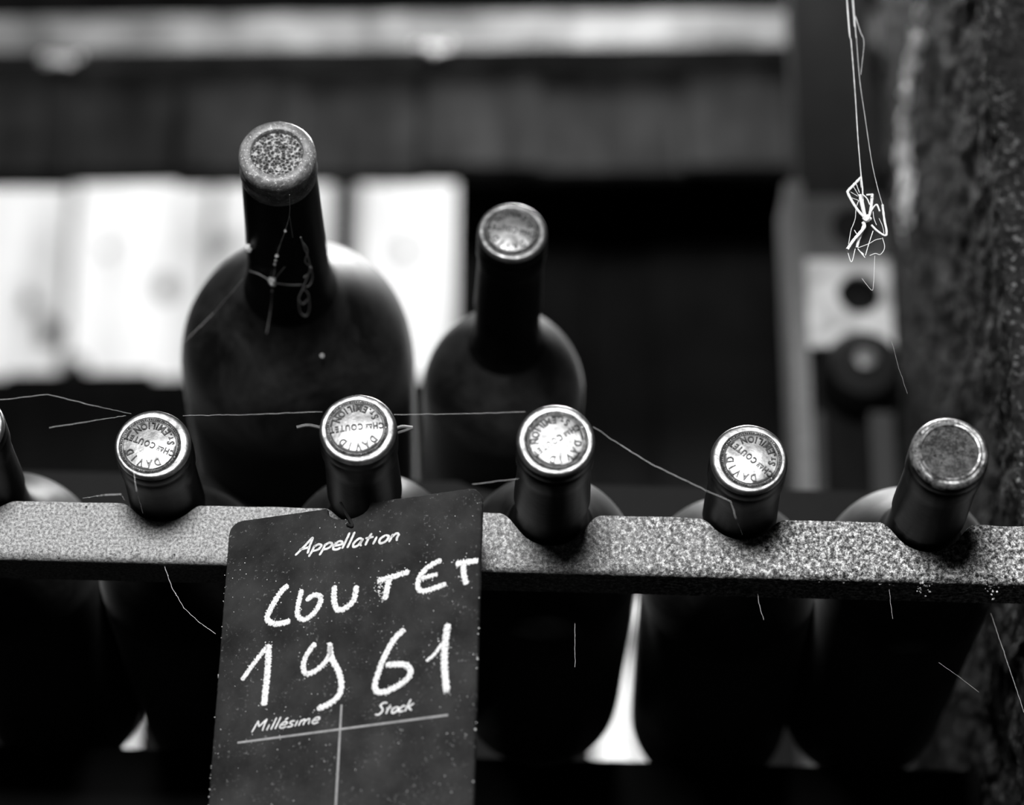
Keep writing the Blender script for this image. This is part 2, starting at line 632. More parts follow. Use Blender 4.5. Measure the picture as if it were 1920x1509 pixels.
def text_mesh(s, size, sx, extrude):
    cu = bpy.data.curves.new('t', 'FONT')
    cu.body = s
    cu.size = size
    cu.extrude = extrude
    cu.bevel_depth = extrude * .3
    cu.bevel_resolution = 0
    cu.resolution_u = 3
    cu.offset = size * .012
    o = bpy.data.objects.new('t', cu)
    me = bpy.data.meshes.new_from_object(o)
    vs_ = [(v.co.x * sx, v.co.y, v.co.z) for v in me.vertices]
    fs_ = [tuple(p.vertices) for p in me.polygons]
    bpy.data.objects.remove(o)
    bpy.data.meshes.remove(me)
    bpy.data.curves.remove(cu)
    x0 = min(v[0] for v in vs_)
    x1 = max(v[0] for v in vs_)
    return vs_, fs_, x0, x1

GL = {}
def glyph(ch, size, sx=.8):
    k = (ch, size)
    if k not in GL:
        GL[k] = text_mesh(ch, size, sx, .0003)
    return GL[k]

def dish_h(r):
    return -.0001 - .0009 * (1 - (min(r, .0102) / .0102) ** 2)

def seal_text(mb):
    # local plane X right, Z up, relief towards -Y
    def put(ch, size, M2, cx):
        vs_, fs_, x0, x1 = glyph(ch, size)
        out = []
        for x, y, z in vs_:
            p = M2 @ Vector((x - (x0 + x1) / 2 + cx, y, 0))
            out.append((p.x, dish_h(math.hypot(p.x, p.y)) - z, p.y))
        mb.add(out, fs_)
        return x1 - x0
    # line across the middle, small raised AU underlined
    size, line = .0031, []
    for ch, s, dy in (('C', .0034, 0), ('H', .0034, 0), ('A', .0016, .0011), ('U', .0016, .0011), (' ', 0, 0), ('C', .0034, 0), ('O', .0034, 0), ('U', .0034, 0), ('T', .0034, 0), ('E', .0034, 0), ('T', .0034, 0)):
        line.append((ch, s, dy))
    tot = 0
    ws = []
    for ch, s, dy in line:
        wd = .0003 if ch == ' ' else glyph(ch, s)[3] - glyph(ch, s)[2]
        ws.append(wd)
    gap = .00036
    tot = sum(ws) + gap * (len(ws) - 1)
    x = -tot / 2
    ux = []
    for (ch, s, dy), wd in zip(line, ws):
        if ch != ' ':
            put(ch, s, Matrix.Translation((x + wd / 2, -.0011 + dy, 0)), 0)
        if s == .0016: ux += [x, x + wd]
        x += wd + gap
    mb.box((min(ux), -.0013, -.0007), (max(ux), -.0007, -.0004))
    # DAVID on the upper arc, tops outward
    for k, ch in enumerate('DAVID'):
        a = radians(90 + 46 - 23 * k)
        put(ch, .0039, Matrix.Translation((.0066 * cos(a), .0066 * sin(a), 0)) @ Matrix.Rotation(a - pi / 2, 4, 'Z'), 0)
    # ST EMILION on the lower arc, tops inward
    word = 'ST.EMILION'
    wds = [9, 8, 4, 10, 11, 6, 8, 6, 12, 12]
    tot = sum(wds)
    acc = 0
    for ch, wd in zip(word, wds):
        a = radians(-90 - 70 + 140 * (acc + wd / 2) / tot)
        acc += wd
        sz_ = .0039 if ch not in 'T.' or acc > 20 else .0024
        put(ch, sz_, Matrix.Translation((.0093 * cos(a), .0093 * sin(a), 0)) @ Matrix.Rotation(a + pi / 2, 4, 'Z'), 0)

_mb = MB()
seal_text(_mb)
SEAL = _mb
BEADS = MB()
for k in range(84):
    a = 2 * pi * k / 84
    BEADS.blob((.01085 * cos(a), -.00012, .01085 * sin(a)), .00034)
mesh_cache = {}

def capsule_face(seed, off, dish=.00055, wob=.00016):
    """polar grid over the end of the capsule: seal field, groove, rim and rounded shoulder"""
    rs = [0.0006, .0015, .003, .0045, .006, .0075, .009, .0098, .0102, .0104, .0113, .01155, .0118, .0121, .0125, .0129, .0133, .0137, .0140, .0143, .01445]
    def h(r):
        if r < .0102: return dish_h(r)
        if r < .0104: return .0003
        if r < .0114: return .00012
        if r < .0119: return .00005 - (r - .0114) * .3
        if r < .0130: return -.0001
        t = min(1.0, (r - .0130) / .00145)
        return -.0001 + (1 - sqrt(max(0, 1 - t * t))) * .0021
    mb = MB()
    n_ = 96
    vs_, fs_ = [], []
    for i, r in enumerate(rs):
        k = 1 - max(0.0, (r - .0119) / (.01445 - .0119))
        k = min(1, k)
        for j in range(n_):
            a = 2 * pi * j / n_
            x, z = r * cos(a) + off[0] * k, r * sin(a) + off[1] * k
            y = h(r) + noise.noise(Vector((x * 260, z * 260, seed * 7.3))) * wob + (noise.noise(Vector((x * 900, z * 900, seed * 3.1))) * .00012 if r > .0118 else 0)
            vs_.append((x, y, z))
    for i in range(len(rs) - 1):
        for j in range(n_):
            a, b = i * n_ + j, i * n_ + (j + 1) % n_
            fs_.append((a, b, b + n_, a + n_))
    fs_.append(tuple(range(n_ - 1, -1, -1)))
    mb.add(vs_, fs_)
    return mb

def capsule_skirt(seed, length=.056):
    mb = MB()
    prof = [(.0018, .01435), (.0024, .01455), (.004, .0147), (.0062, .01475), (.0072, .0144), (.0082, .0147), (.0105, .0148), (.016, .0147), (.019, .0142), (.024, .0140), (.035, .0142), (.046, .01445), (length, .0147), (length + .0002, .0143)]
    def fn(p, i, a):
        k = 1 + .012 * noise.noise(Vector((cos(a) * 1.6, sin(a) * 1.6, p.y * 90 + seed * 5))) + (.01 * noise.noise(Vector((cos(a) * 5, sin(a) * 5, p.y * 25 + seed * 9))) if i > 5 else 0)
        return Vector((p.x * k, p.y, p.z * k))
    mb.lathe(prof, 96, fn, False, False)
    return mb

def glass_profile():
    return smoothprof([(.001, .0128), (.02, .0128), (.056, .0137), (.078, .0146), (.086, .0162), (.094, .0212), (.102, .0272), (.111, .0322), (.122, .0355), (.135, RB), (.18, RB), (.288, RB), (.296, RB - .002), (.299, RB - .008)], 1)

def axis_matrix(lip, ax, ln):
    """local frame: origin at the base of the bottle, +Y from lip to base"""
    y = ax.normalized()
    x = Vector((1, 0, 0))
    z = x.cross(y).normalized()
    x = y.cross(z).normalized()
    m = Matrix((x, y, z)).transposed().to_4x4()
    m.translation = lip + y * ln
    return m

GP = glass_profile()
glass_me = None
info = {}
def bottle(key, lip, ax, label, seal=None, off=(0, 0), seed=1, group=None, face='seal'):
    global glass_me
    LN = .30
    root = tag(bpy.data.objects.new('wine_bottle', None), label, 'bottle', group)
    root.empty_display_size = .02
    C.objects.link(root)
    root.matrix_world = axis_matrix(lip, ax, LN)
    if glass_me is None:
        mb = MB()
        mb.lathe([(y - LN, r) for y, r in GP], 96)
        g = mb.build('bottle_glass', M['glass'], root)
        me = g.data
        me.materials.append(M['neck'])
        for p in me.polygons:
            if p.center.y < -LN + .089: p.material_index = 1
        glass_me = me
    else:
        g = bpy.data.objects.new('bottle_glass', glass_me)
        C.objects.link(g)
        g.parent = root
    if face == 'seal':
        cap = capsule_skirt(seed).build('capsule', M['skirt'], root)
        cap.location = (0, -LN, 0)
        fc = capsule_face(seed, off).build('seal_face', M['foil'], cap)
        fc.data.materials.append(M['relief_shade'])
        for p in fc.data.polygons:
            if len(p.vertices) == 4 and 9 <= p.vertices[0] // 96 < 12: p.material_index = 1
        tag(fc, 'bright foil seal with raised lettering')
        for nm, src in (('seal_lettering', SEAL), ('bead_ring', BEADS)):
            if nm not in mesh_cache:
                s = src.build(nm, M['relief_shade'] if nm == 'seal_lettering' else M['foil'], fc, True, 50)
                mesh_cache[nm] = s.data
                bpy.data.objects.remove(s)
            s = bpy.data.objects.new(nm, mesh_cache[nm])
            C.objects.link(s)
            s.parent = cap
            s.location = (off[0], 0, off[1])
            s.rotation_euler = (0, radians(180 + seal), 0)
            if nm == 'bead_ring': s['kind'] = 'stuff'
    else:
        cap = capsule_skirt(seed).build('capsule', M['skirt'], root)
        cap.location = (0, -LN, 0)
        mb = MB()
        prof = [(.0012, .0100), (.0009, .0103), (-.0004, .0107), (-.0006, .0113), (-.0001, .0117), (.0002, .0122), (-.0001, .0130), (.0004, .0137), (.0012, .0142), (.0022, .01445), (.003, .0146)]
        def fn(p, i, a):
            q = noise.noise(Vector((cos(a) * 3, sin(a) * 3, i * .5)))
            return p + Vector((0, q * .00025, 0))
        mb.lathe(prof, 96, fn, False, False)
        mb.build('worn_rim', M['worn'], cap)
        mb = MB()
        vs_, fs_ = [], []
        for i in range(26):
            r = .0102 * i / 25 + .0001
            for j in range(80):
                a = 2 * pi * j / 80
                x, z = r * cos(a), r * sin(a)
                y = .0009 + noise.fractal(Vector((x * 500, z * 500, 4)), 1, 2, 3) * .00018
                d_ = abs(sqrt((x - .001) ** 2 + (z + .0035) ** 2) - .0052)
                if z > -.001 and -.005 < x < .0015: y -= .00035 * math.exp(-(d_ / .00025) ** 2)
                vs_.append((x, y, z))
        for i in range(25):
            for j in range(80):
                a, b = i * 80 + j, i * 80 + (j + 1) % 80
                fs_.append((a, b, b + 80, a + 80))
        fs_.append(tuple(range(79, -1, -1)))
        mb.add(vs_, fs_)
        tag(mb.build('worn_disc', M['wornd'], cap), 'dull scratched sunken disc')
    info[key] = (lip.copy(), ax.normalized())
    return root

def zback(x):
    return -.0235 + SL * x
low = {
    'b0': ((-64, 798), .012, None, 'wine bottle cut off by the left edge, only its shoulder showing', 10, (0, 0)),
    'b1': ((286, 832), .017, 'seal', 'wine bottle with foil seal at the left end, cobweb threads fanning off its left side', 22, (-.0010, -.0006)),
    'b2': ((671, 803), .000, 'seal', 'wine bottle with foil seal whose neck the slate sign hangs under', -6, (-.0004, .0001)),
    'b3': ((1042, 824), -.014, 'seal', 'wine bottle with foil seal directly right of the slate sign, seal tilted steeply up rightward', -34, (.0003, -.0004)),
    'b4': ((1404, 859), .013, 'seal', 'wine bottle with foil seal second from the right in the front row', 42, (.0008, -.0004)),
    'b5': ((1781, 847), -.007, None, 'wine bottle with dull dark worn capsule at the right end beside stone wall', 0, (0, 0)),
}
yaw = {'b3': -.003, 'b4': .002, 'b5': -.001, 'b1': 0, 'b2': 0, 'b0': -.002}
for i, (k, (px, y, face, lab, seal, off)) in enumerate(low.items()):
    lip = at(px[0], px[1], y)
    xb = lip.x + yaw[k]
    back = Vector((xb, .25, zback(xb)))
    fk = 'seal' if face == 'seal' or k == 'b0' else 'worn'
    bottle(k, lip, back - lip, lab, seal, off, i + 1, None, fk)
lip = at(961, 433, .075)
sh = at(944, 722, .075 + .124)
bottle('u2', lip, sh - lip, 'wine bottle with foil seal alone in the upper row, right of the big corked bottle', 12, (-.0003, 0), 11)

# the magnum
lip = at(519, 284, 0)
sh = at(556, 652, .165)
MLN = .35
mag = tag(bpy.data.objects.new('magnum_bottle', None), 'big dark bottle with bare crumbly cork standing out above the front row', 'bottle')
C.objects.link(mag)
mag.matrix_world = axis_matrix(lip, sh - lip, MLN)
info['mag'] = (lip, (sh - lip).normalized())
mb = MB()
mp = smoothprof([(.016, .0146), (.03, .0152), (.06, .0160), (.09, .0171), (.105, .0186), (.116, .0235), (.128, .0330), (.140, .0418), (.152, .0475), (.166, .0506), (.182, .0517), (.2, .0517), (.335, .0517), (.345, .050), (.349, .040)], 1)
mb.lathe([(y - MLN, r) for y, r in mp], 96)
g = mb.build('bottle_glass', M['glass'], mag)
g.data.materials.append(M['neck'])
for p in g.data.polygons:
    if p.center.y < -MLN + .108: p.material_index = 1
mb = MB()
lp = [(.004, .0098), (.0012, .0100), (.0003, .0104), (0, .0112), (.0002, .0130), (.0008, .0141), (.002, .0149), (.005, .01525), (.0085, .0152), (.0095, .0147), (.0105, .0150), (.014, .0153), (.0165, .0150), (.018, .0144)]
def lipfn(p, i, a):
    k = 1 + .012 * noise.noise(Vector((cos(a) * 2, sin(a) * 2, p.y * 200)))
    return Vector((p.x * k, p.y + noise.noise(Vector((p.x * 300, p.z * 300, 2))) * .0002, p.z * k))
mb.lathe(lp, 96, lipfn, False, False)
o = mb.build('glass_lip', M['lip'], mag)
o.location = (0, -MLN, 0)
mb = MB()
vs_, fs_ = [], []
for i in range(44):
    r = .0102 * i / 43 + .00005
    for j in range(110):
        a = 2 * pi * j / 110
        x, z = r * cos(a), r * sin(a)
        y = .0016 + noise.fractal(Vector((x * 600, z * 600, 1)), .8, 2, 4) * .0008 + noise.noise(Vector((x * 170, z * 170, 5))) * .0005 + .0009 * (z / .01)
        vs_.append((x, y, z))
for i in range(43):
    for j in range(110):
        a, b = i * 110 + j, i * 110 + (j + 1) % 110
        fs_.append((a, b, b + 110, a + 110))
fs_.append(tuple(range(109, -1, -1)))
mb.add(vs_, fs_)
o = mb.build('cork', M['cork'], mag, True, 180)
o.location = (0, -MLN, 0)
tag(o, 'crumbly pitted bare cork')

# ------------------------------------------------------------------ front bar with saddles
zc = at(960, 961, YBAR).z
BA = math.atan(SL)
def axis_at(k, y):
    p, a = info[k]
    return p + a * ((y - p.y) / a.y)
bar = tag(empty('rack_bar', (0, YBAR, zc)), 'gritty pale front rack bar with round notches under the bottle necks', 'rack')
nch = []
for k in low:
    q = axis_at(k, YBAR + .003)
    nch.append((q.x, q.z - zc))
BX0, BX1 = -.27, .206
nx = 1350
H = .0238
R_ = .004
prof = []                                       # (y, z or fraction of the plate) ; first the plate from back to front
for t in (0, .2, .4, .6, .8, 1): prof.append(('p', .0045, t))
for t in (1,): prof.append(('p', .0008, t))
for i in range(22): prof.append(('p', 0, 1 - (i + .35) / 22))
for i in range(1, 8):
    a = pi / 2 * i / 8
    prof.append(('z', R_ - R_ * cos(a), -H + R_ - R_ * sin(a)))
for i in range(12): prof.append(('z', R_ + (.024 - R_) * i / 11, -H))
prof += [('z', .024, -H + .003), ('z', .006, -H + .003)]
zp = -H + R_
vs_, fs_ = [], []
K = len(prof)
def smin(a, b, k):
    h_ = max(k - abs(a - b), 0) / k
    return min(a, b) - h_ * h_ * k * .25
for i in range(nx + 1):
    x = BX0 + (BX1 - BX0) * i / nx
    top = SL * x
    lv = SL * x
    top = lv + noise.noise(Vector((x * 60, 0, 3))) * .0006
    for cx, cz in nch:
        dx = abs(x - cx)
        rn = .0153
        if dx < rn * 1.6:
            c_ = cz - sqrt(max(rn * rn - dx * dx, 0)) if dx < rn * .8 else cz - rn * .6 + (dx - rn * .8) * 1.333
            top = smin(top, c_, .0035)
    rough = .5 + .7 * min(1, max(0, (x + .05) / .2))
    for ty, y, t in prof:
        z = (lv + zp) + (top - lv - zp) * t if ty == 'p' else lv + t
        q = Vector((x * 1000, y * 1000, z * 1000))
        dsp = (noise.noise(q * 1.3) * .00010 + noise.noise(q * .35) * .00014) * rough
        if ty == 'p' and t == 1:
            vs_.append((x, y, z + dsp))
        else:
            vs_.append((x, y - dsp, z - dsp * .7 if ty == 'z' else z))
for i in range(nx):
    for k in range(K):
        a, b = i * K + k, i * K + (k + 1) % K
        fs_.append((a, b, b + K, a + K))
fs_ += [tuple(range(K - 1, -1, -1)), tuple(range(nx * K, nx * K + K))]
mb = MB()
mb.add(vs_, fs_)
mb.build('angle_bar', M['bar'], bar, True, 80)
mb = MB()
for i in range(420):
    x = random.uniform(-.2, .2)
    if random.random() < .45: x = random.uniform(.02, .2)
    y = abs(random.gauss(0, .004))
    mb.blob((x, .002 + y, SL * x - H + (.0004 if y > .002 else .0016)), random.uniform(.0002, .0006) * (1.5 if x > .1 else 1))
for cx, cz_, k in ((at(1733, 1105, YBAR).x, 0, 26), (at(1860, 1100, YBAR).x, 0, 20), (at(1905, 1010, YBAR).x, .018, 40)):
    for j in range(k):
        x = cx + random.gauss(0, .0015)
        mb.blob((min(x, .205), .0005 + random.uniform(0, .002), SL * x - H + cz_ - abs(random.gauss(0, .003)) + .001), random.uniform(.0002, .0006))
tag(mb.build('rust_flake', M['bar'], bar), 'loose crumbs under the bar edge', kind='stuff')

# rails that carry the bodies
def rail(name, y0, y1, z0, z1, keys, label, extra=.0006, x0=-.30, x1=.215):
    o = tag(empty(name, (0, y0, z0)), label, 'rail')
    vs_, fs_ = [], []
    nx_ = 420
    for i in range(nx_ + 1):
        x = x0 + (x1 - x0) * i / nx_
        top = z1 + SL * x
        for k, r in keys:
            q = axis_at(k, (y0 + y1) / 2)
            dx = abs(x - q.x)
            rr = r + extra
            if dx < rr:
                top = min(top, q.z - sqrt(rr * rr - dx * dx))
        top = max(top, z0 + SL * x + .004)
        for y, z in ((0, z0 + SL * x), (0, top), (y1 - y0, top), (y1 - y0, z0 + SL * x)):
            vs_.append((x, y, z - z0))
    for i in range(nx_):
        for k in range(4):
            a, b = i * 4 + k, i * 4 + (k + 1) % 4
            fs_.append((a, b, b + 4, a + 4))
    fs_ += [(3, 2, 1, 0), (nx_ * 4, nx_ * 4 + 1, nx_ * 4 + 2, nx_ * 4 + 3)]
    mb = MB()
    mb.add(vs_, fs_)
    mb.build('rail_timber', M['iron'], o, False)
    return o
lk = [(k, RB) for k in low]
zl = zback(0) - RB
rail('rear_rail', .278, .298, zl - .05, zl + .002, lk, 'black rail low behind the sign carrying the bodies of the front row')
rail('upper_rail', .225, .245, .0215, .056, [('mag', .0517), ('u2', RB)], 'black rail behind the front row carrying the big corked bottle and its neighbour')

# ------------------------------------------------------------------ slate sign
SO = Vector((-.0603, .0335, -.0281))
SA, SB, SC = radians(-6.31), radians(-.9), radians(-19.07)
SW = .1036
# SIGNFIT
rotS = Matrix.Rotation(SC, 3, 'Z') @ Matrix.Rotation(SA, 3, 'X') @ Matrix.Rotation(SB, 3, 'Y')
sign = tag(empty('slate_sign', SO, rotS), 'dark slate sign chalked COUTET 1961 hanging from a bottle neck in front of the bar', 'sign')
Ms = Matrix.Translation(SO) @ rotS.to_4x4()
Mi = Ms.inverted()
def on_sign(px, py):
    a, b = Mi @ CAM, Mi @ at(px, py, 0)
    t = (-a.y) / (b.y - a.y)
    q = a + (b - a) * t
    return q.x, q.z
SH = .178
tn = on_sign(652, 960)
def outline():
    r = .0055
    pts = []
    def arc(cx, cz, a0, a1, n=8, rr=r):
        for i in range(n + 1):
            a = radians(a0 + (a1 - a0) * i / n)
            pts.append((cx + rr * cos(a), cz + rr * sin(a)))
    arc(SW / 2 - r, -r, 0, 90)
    nxr = .0088
    # notch for the neck
    pts.append((tn[0] + nxr + .004, 0))
    for i in range(13):
        a = pi * i / 12
        pts.append((tn[0] + nxr * cos(a), -.0058 * sin(a) ** .8))
    pts.append((tn[0] - nxr - .004, 0))
    arc(-SW / 2 + r, -r, 90, 180)
    arc(-SW / 2 + r, -SH + r, 180, 270)
    arc(SW / 2 - r, -SH + r, 270, 360)
    out = []
    for i, p in enumerate(pts):
        q = pts[(i + 1) % len(pts)]
        L = math.dist(p, q)
        m_ = max(1, int(L / .0012))
        for k in range(m_):
            x, z = p[0] + (q[0] - p[0]) * k / m_, p[1] + (q[1] - p[1]) * k / m_
            j = noise.noise(Vector((x * 900, z * 900, 0))) * .00018
            out.append((x + j, z + j))
    return out
ol = outline()
mb = MB()
T = .0022
k = len(ol)
cxm = 0
ins = []
for i, (x, z) in enumerate(ol):
    p, q = ol[i - 1], ol[(i + 1) % k]
    tx, tz = q[0] - p[0], q[1] - p[1]
    l = math.hypot(tx, tz) or 1
    ins.append((x - tz / l * .0004, z + tx / l * .0004))
vs_ = [(x, 0, z) for x, z in ins] + [(x, .0004, z) for x, z in ol] + [(x, T, z) for x, z in ol]
fs_ = [tuple(range(k)), tuple(range(3 * k - 1, 2 * k - 1, -1))]
for i in range(k):
    j = (i + 1) % k
    fs_ += [(i, k + i, k + j, j), (k + i, 2 * k + i, 2 * k + j, k + j)]
mb.add(vs_, fs_)
mb.build('slate_board', M['slate'], sign, True, 30)

def ribbon(mb, pts2, wd, jit=.16, h=.00018, seed=0, taper=True):
    """flat chalk stroke on the sign plane; pts2 in sign coordinates"""
    P_ = catmull([Vector((a, b, 0)) for a, b in pts2], .00025)
    n_ = len(P_)
    vs_, fs_ = [], []
    for i, p in enumerate(P_):
        t = P_[min(i + 1, n_ - 1)] - P_[max(i - 1, 0)]
        if t.length < 1e-9: t = Vector((1, 0, 0))
        t.normalize()
        nn = Vector((-t.y, t.x, 0))
        e = min(1, .55 + min(i, n_ - 1 - i) * .25) if taper else 1
        w1 = wd * .5 * e * (1 + jit * 2 * noise.noise(Vector((i * .45, seed, 1))) + jit * noise.noise(Vector((i * 1.7, seed, 3))))
        w2 = wd * .5 * e * (1 + jit * 2 * noise.noise(Vector((i * .45, seed, 7))) + jit * noise.noise(Vector((i * 1.7, seed, 9))))
        a, b = p + nn * w1, p - nn * w2
        a2, b2 = p + nn * w1 * .8, p - nn * w2 * .8
        for q, y in ((a, -.00002), (a2, -h), (b2, -h), (b, -.00002)):
            vs_.append((q.x, y, q.y))
    for i in range(n_ - 1):
        for j in range(3):
            fs_.append((i * 4 + j, i * 4 + j + 1, i * 4 + 5 + j, i * 4 + 4 + j))
    fs_ += [(0, 1, 2, 3), ((n_ - 1) * 4 + 3, (n_ - 1) * 4 + 2, (n_ - 1) * 4 + 1, (n_ - 1) * 4)]
    mb.add(vs_, fs_)

def crop(p):                                    # coordinates taken from an enlarged view of the sign
    return on_sign(380 + p[0] / 2.478, 900 + p[1] / 2.478)
PXS = .0002 / 1.0                               # metres per photo pixel on the sign
CW = 26 / 2.478 * PXS
chalk = {
 'chalk_word': [
  ([(400, 492), (374, 506), (336, 562), (304, 622), (302, 650), (338, 668), (408, 655)], 1.05),
  ([(460, 508), (443, 585), (442, 630), (470, 648), (515, 620), (545, 570), (545, 540), (515, 535), (480, 560)], .95),
  ([(613, 490), (610, 550), (622, 598), (655, 598), (700, 560), (715, 490)], 1.0),
  ([(812, 468), (880, 450), (960, 425)], 1.0), ([(868, 455), (858, 500), (846, 556)], 1.05),
  ([(1110, 370), (1050, 402), (1008, 450), (1000, 495), (1022, 516), (1075, 502), (1132, 482)], .95), ([(1010, 458), (1050, 448), (1092, 436)], .8),
  ([(1176, 390), (1230, 380), (1281, 374)], 1.05), ([(1212, 388), (1212, 430), (1224, 486)], 1.0)],
 'chalk_year': [
  ([(182, 930), (230, 862), (300, 772)], .85), ([(306, 764), (302, 880), (284, 1048)], 1.15),
  ([(524, 756), (485, 808), (468, 858), (478, 898), (520, 888), (570, 845), (592, 800), (590, 755)], .95),
  ([(590, 770), (600, 828), (632, 890), (644, 950), (632, 1000), (590, 1038), (532, 1064)], 1.05),
  ([(938, 692), (888, 742), (840, 830), (808, 920), (800, 965), (828, 986), (890, 965), (945, 928), (966, 890), (940, 858), (852, 858)], 1.05),
  ([(1040, 842), (1080, 805), (1112, 758)], .6), ([(1140, 668), (1125, 770), (1124, 880), (1134, 986)], 1.2)],
}
sd = 0
for nm, strokes in chalk.items():
    mb = MB()
    for pts, wf in strokes:
        sd += 1
        ribbon(mb, [crop(p) for p in pts], CW * wf * 1.06, .3, .00022, sd)
        # chalk crumbs beside the strokes
        for j in range(14):
            p = random.choice(pts)
            q = crop((p[0] + random.gauss(0, 14), p[1] + random.gauss(0, 14)))
            mb.blob((max(-SW / 2 + .001, min(SW / 2 - .001, q[0])), -.0001, q[1]), random.uniform(.00012, .00028), (1, .5, 1))
    tag(mb.build(nm, M['chalk'], sign), 'white chalk word COUTET' if nm == 'chalk_word' else 'white chalk year 1961')

# brushed lettering: single stroke glyphs in a unit box (x-height .5, cap 1)
F = {
 'A': (.62, [[(0, 0), (.28, .55), (.5, 1), (.5, .5), (.52, 0)], [(.1, .35), (.5, .4)]]),
 'p': (.46, [[(.1, .5), (.06, .1), (0, -.22)], [(.08, .4), (.25, .52), (.4, .4), (.3, .18), (.08, .12)]]),
 'e': (.42, [[(.04, .25), (.34, .3), (.36, .44), (.2, .52), (.04, .3), (.06, .08), (.2, .0), (.38, .1)]]),
 'l': (.22, [[(.12, 1.0), (.08, .5), (.03, 0)]]),
 'a': (.48, [[(.36, .45), (.18, .5), (.03, .25), (.08, .02), (.25, .08), (.36, .4)], [(.38, .48), (.33, .15), (.42, 0)]]),
 't': (.38, [[(.2, .75), (.12, .3), (.1, .0)], [(.0, .46), (.34, .5)]]),
 'i': (.24, [[(.1, .48), (.07, .2), (.04, 0)], [(.16, .76), (.17, .80)]]),
 'o': (.46, [[(.22, .5), (.05, .3), (.06, .06), (.2, 0), (.36, .15), (.38, .4), (.22, .5)]]),
 'n': (.48, [[(.08, .5), (.06, .25), (.02, 0)], [(.06, .3), (.22, .5), (.34, .42), (.32, .2), (.36, 0)]]),
 'M': (.74, [[(0, 0), (.08, .5), (.14, .95)], [(.14, .95), (.28, .4)], [(.28, .4), (.6, 1.0)], [(.6, 1.0), (.56, .5), (.56, 0)]]),
 's': (.4, [[(.36, .48), (.16, .48), (.1, .34), (.26, .22), (.26, .06), (.02, .02)]]),
 'm': (.66, [[(.06, .5), (.0, 0)], [(.04, .3), (.18, .5), (.26, .4), (.24, 0)], [(.26, .3), (.42, .5), (.5, .4), (.52, 0)]]),
 'S': (.56, [[(.52, .92), (.28, .98), (.12, .78), (.3, .52), (.36, .25), (.2, .02), (-.04, .06)]]),
 'c': (.4, [[(.36, .44), (.2, .5), (.04, .28), (.08, .04), (.34, .06)]]),
 'k': (.5, [[(.14, 1.0), (.08, .5), (.02, 0)], [(.44, .62), (.1, .32)], [(.14, .34), (.26, .2), (.44, .02)]]),
 'é': (.42, [[(.04, .25), (.34, .3), (.36, .44), (.2, .52), (.04, .3), (.06, .08), (.2, .0), (.38, .1)], [(.2, .66), (.34, .84)]]),
}
def brush(nm, text, p0, p1, height, wd, mat, slant=.35):
    mb = MB()
    tot = sum(F[c][0] for c in text)
    x = 0
    for c in text:
        adv, st = F[c]
        for s in st:
            pts = []
            for a, b in s:
                u = (x + a) / tot
                bx, by = p0[0] + (p1[0] - p0[0]) * u, p0[1] + (p1[1] - p0[1]) * u
                pts.append(crop((bx + b * height * slant, by - b * height)))
            ribbon(mb, pts, wd, .12, .0001, x)
        x += adv
    return mb.build(nm, mat, sign)
brush('painted_heading', 'Appellation', (430, 350), (915, 281), 74, 12 / 2.478 * PXS, M['paintw'])
brush('painted_caption', 'Millésime', (228, 1172), (540, 1128), 56, 8 / 2.478 * PXS, M['paintw'])
brush('painted_caption', 'Stock', (802, 1092), (975, 1070), 56, 9 / 2.478 * PXS, M['paintw'])
mb = MB()
ribbon(mb, [crop((162, 1220)), crop((1140, 1091))], 10.5 / 2.478 * PXS, .05, .00008, 3, False)
ribbon(mb, [crop((645, 1043)), (crop((643, 1150))[0] - .0006, -SH + .012)], 10.5 / 2.478 * PXS, .05, .0001, 5, False)
mb.build('ruled_line', M['paint'], sign)
mb = MB()
for i in range(520):
    x, z = random.uniform(-SW / 2 + .001, SW / 2 - .001), random.uniform(-SH + .02, -.006)
    if noise.noise(Vector((x * 60, z * 60, 2))) < random.uniform(-.5, .35): continue
    mb.blob((x, -.00004, z), random.choice((.00009, .00012, .00016, .0002)), (1, .5, 1))
for i in range(60):
    x, z = crop((random.gauss(825, 14), random.gauss(515, 26)))
    mb.blob((x, -.00006, z), random.uniform(.0001, .0003), (1, .5, 1))
for i in range(50):
    z = -random.random() * SH * .8 - .006
    mb.blob((random.choice((-1, -1, 1)) * (SW / 2) + random.gauss(0, .0002), .0004, z), random.uniform(.0001, .0004))
tag(mb.build('chalk_speck', M['chalk'], sign), 'fine pale specks', kind='stuff')

# ------------------------------------------------------------------ wires
def wire(name, pxs, r, m, label, cat, y=None, step=.0008, parent=None):
    pts = [at(*p) if len(p) == 3 else at(p[0], p[1], y) for p in pxs]
    mb = MB()
    mb.tube(catmull(pts, step), r, 8)
    o = mb.build(name, m, parent)
    if label: tag(o, label, cat)
    return o
b2p, b2a = info['b2']
q = b2p + b2a * .022
mb = MB()
loop = []
for i in range(25):
    a = radians(142 - 104 * i / 24)
    loop.append(q + Vector((.0153 * cos(a), 0, .0153 * sin(a))))
pts = [at(556, 801, q.y), at(580, 797, q.y)] + loop + [at(752, 800, q.y), at(774, 802, q.y)]
mb.tube(catmull(pts, .001), .0007, 8)
mb.tube(catmull([at(774, 802, q.y), at(757, 808, q.y), at(738, 814, q.y + .002)], .001), .0006, 8)
tag(mb.build('wire_tie', M['wire']), 'thin grey wire tied round the neck behind the seal above the sign', 'wire')
mb = MB()
a_, b_ = on_sign(645, 958), on_sign(662, 985)
pp = [Ms @ Vector((a_[0] - .001, -.0015, a_[1] + .003)), Ms @ Vector((a_[0] + .001, -.001, a_[1] - .001)), Ms @ Vector((b_[0] - .001, -.0012, b_[1] + .002)), Ms @ Vector((b_[0], -.0008, b_[1] - .0005)), Ms @ Vector((b_[0] - .0022, -.0008, b_[1] + .0004))]
mb.tube(catmull(pp, .0004), .0006, 8)
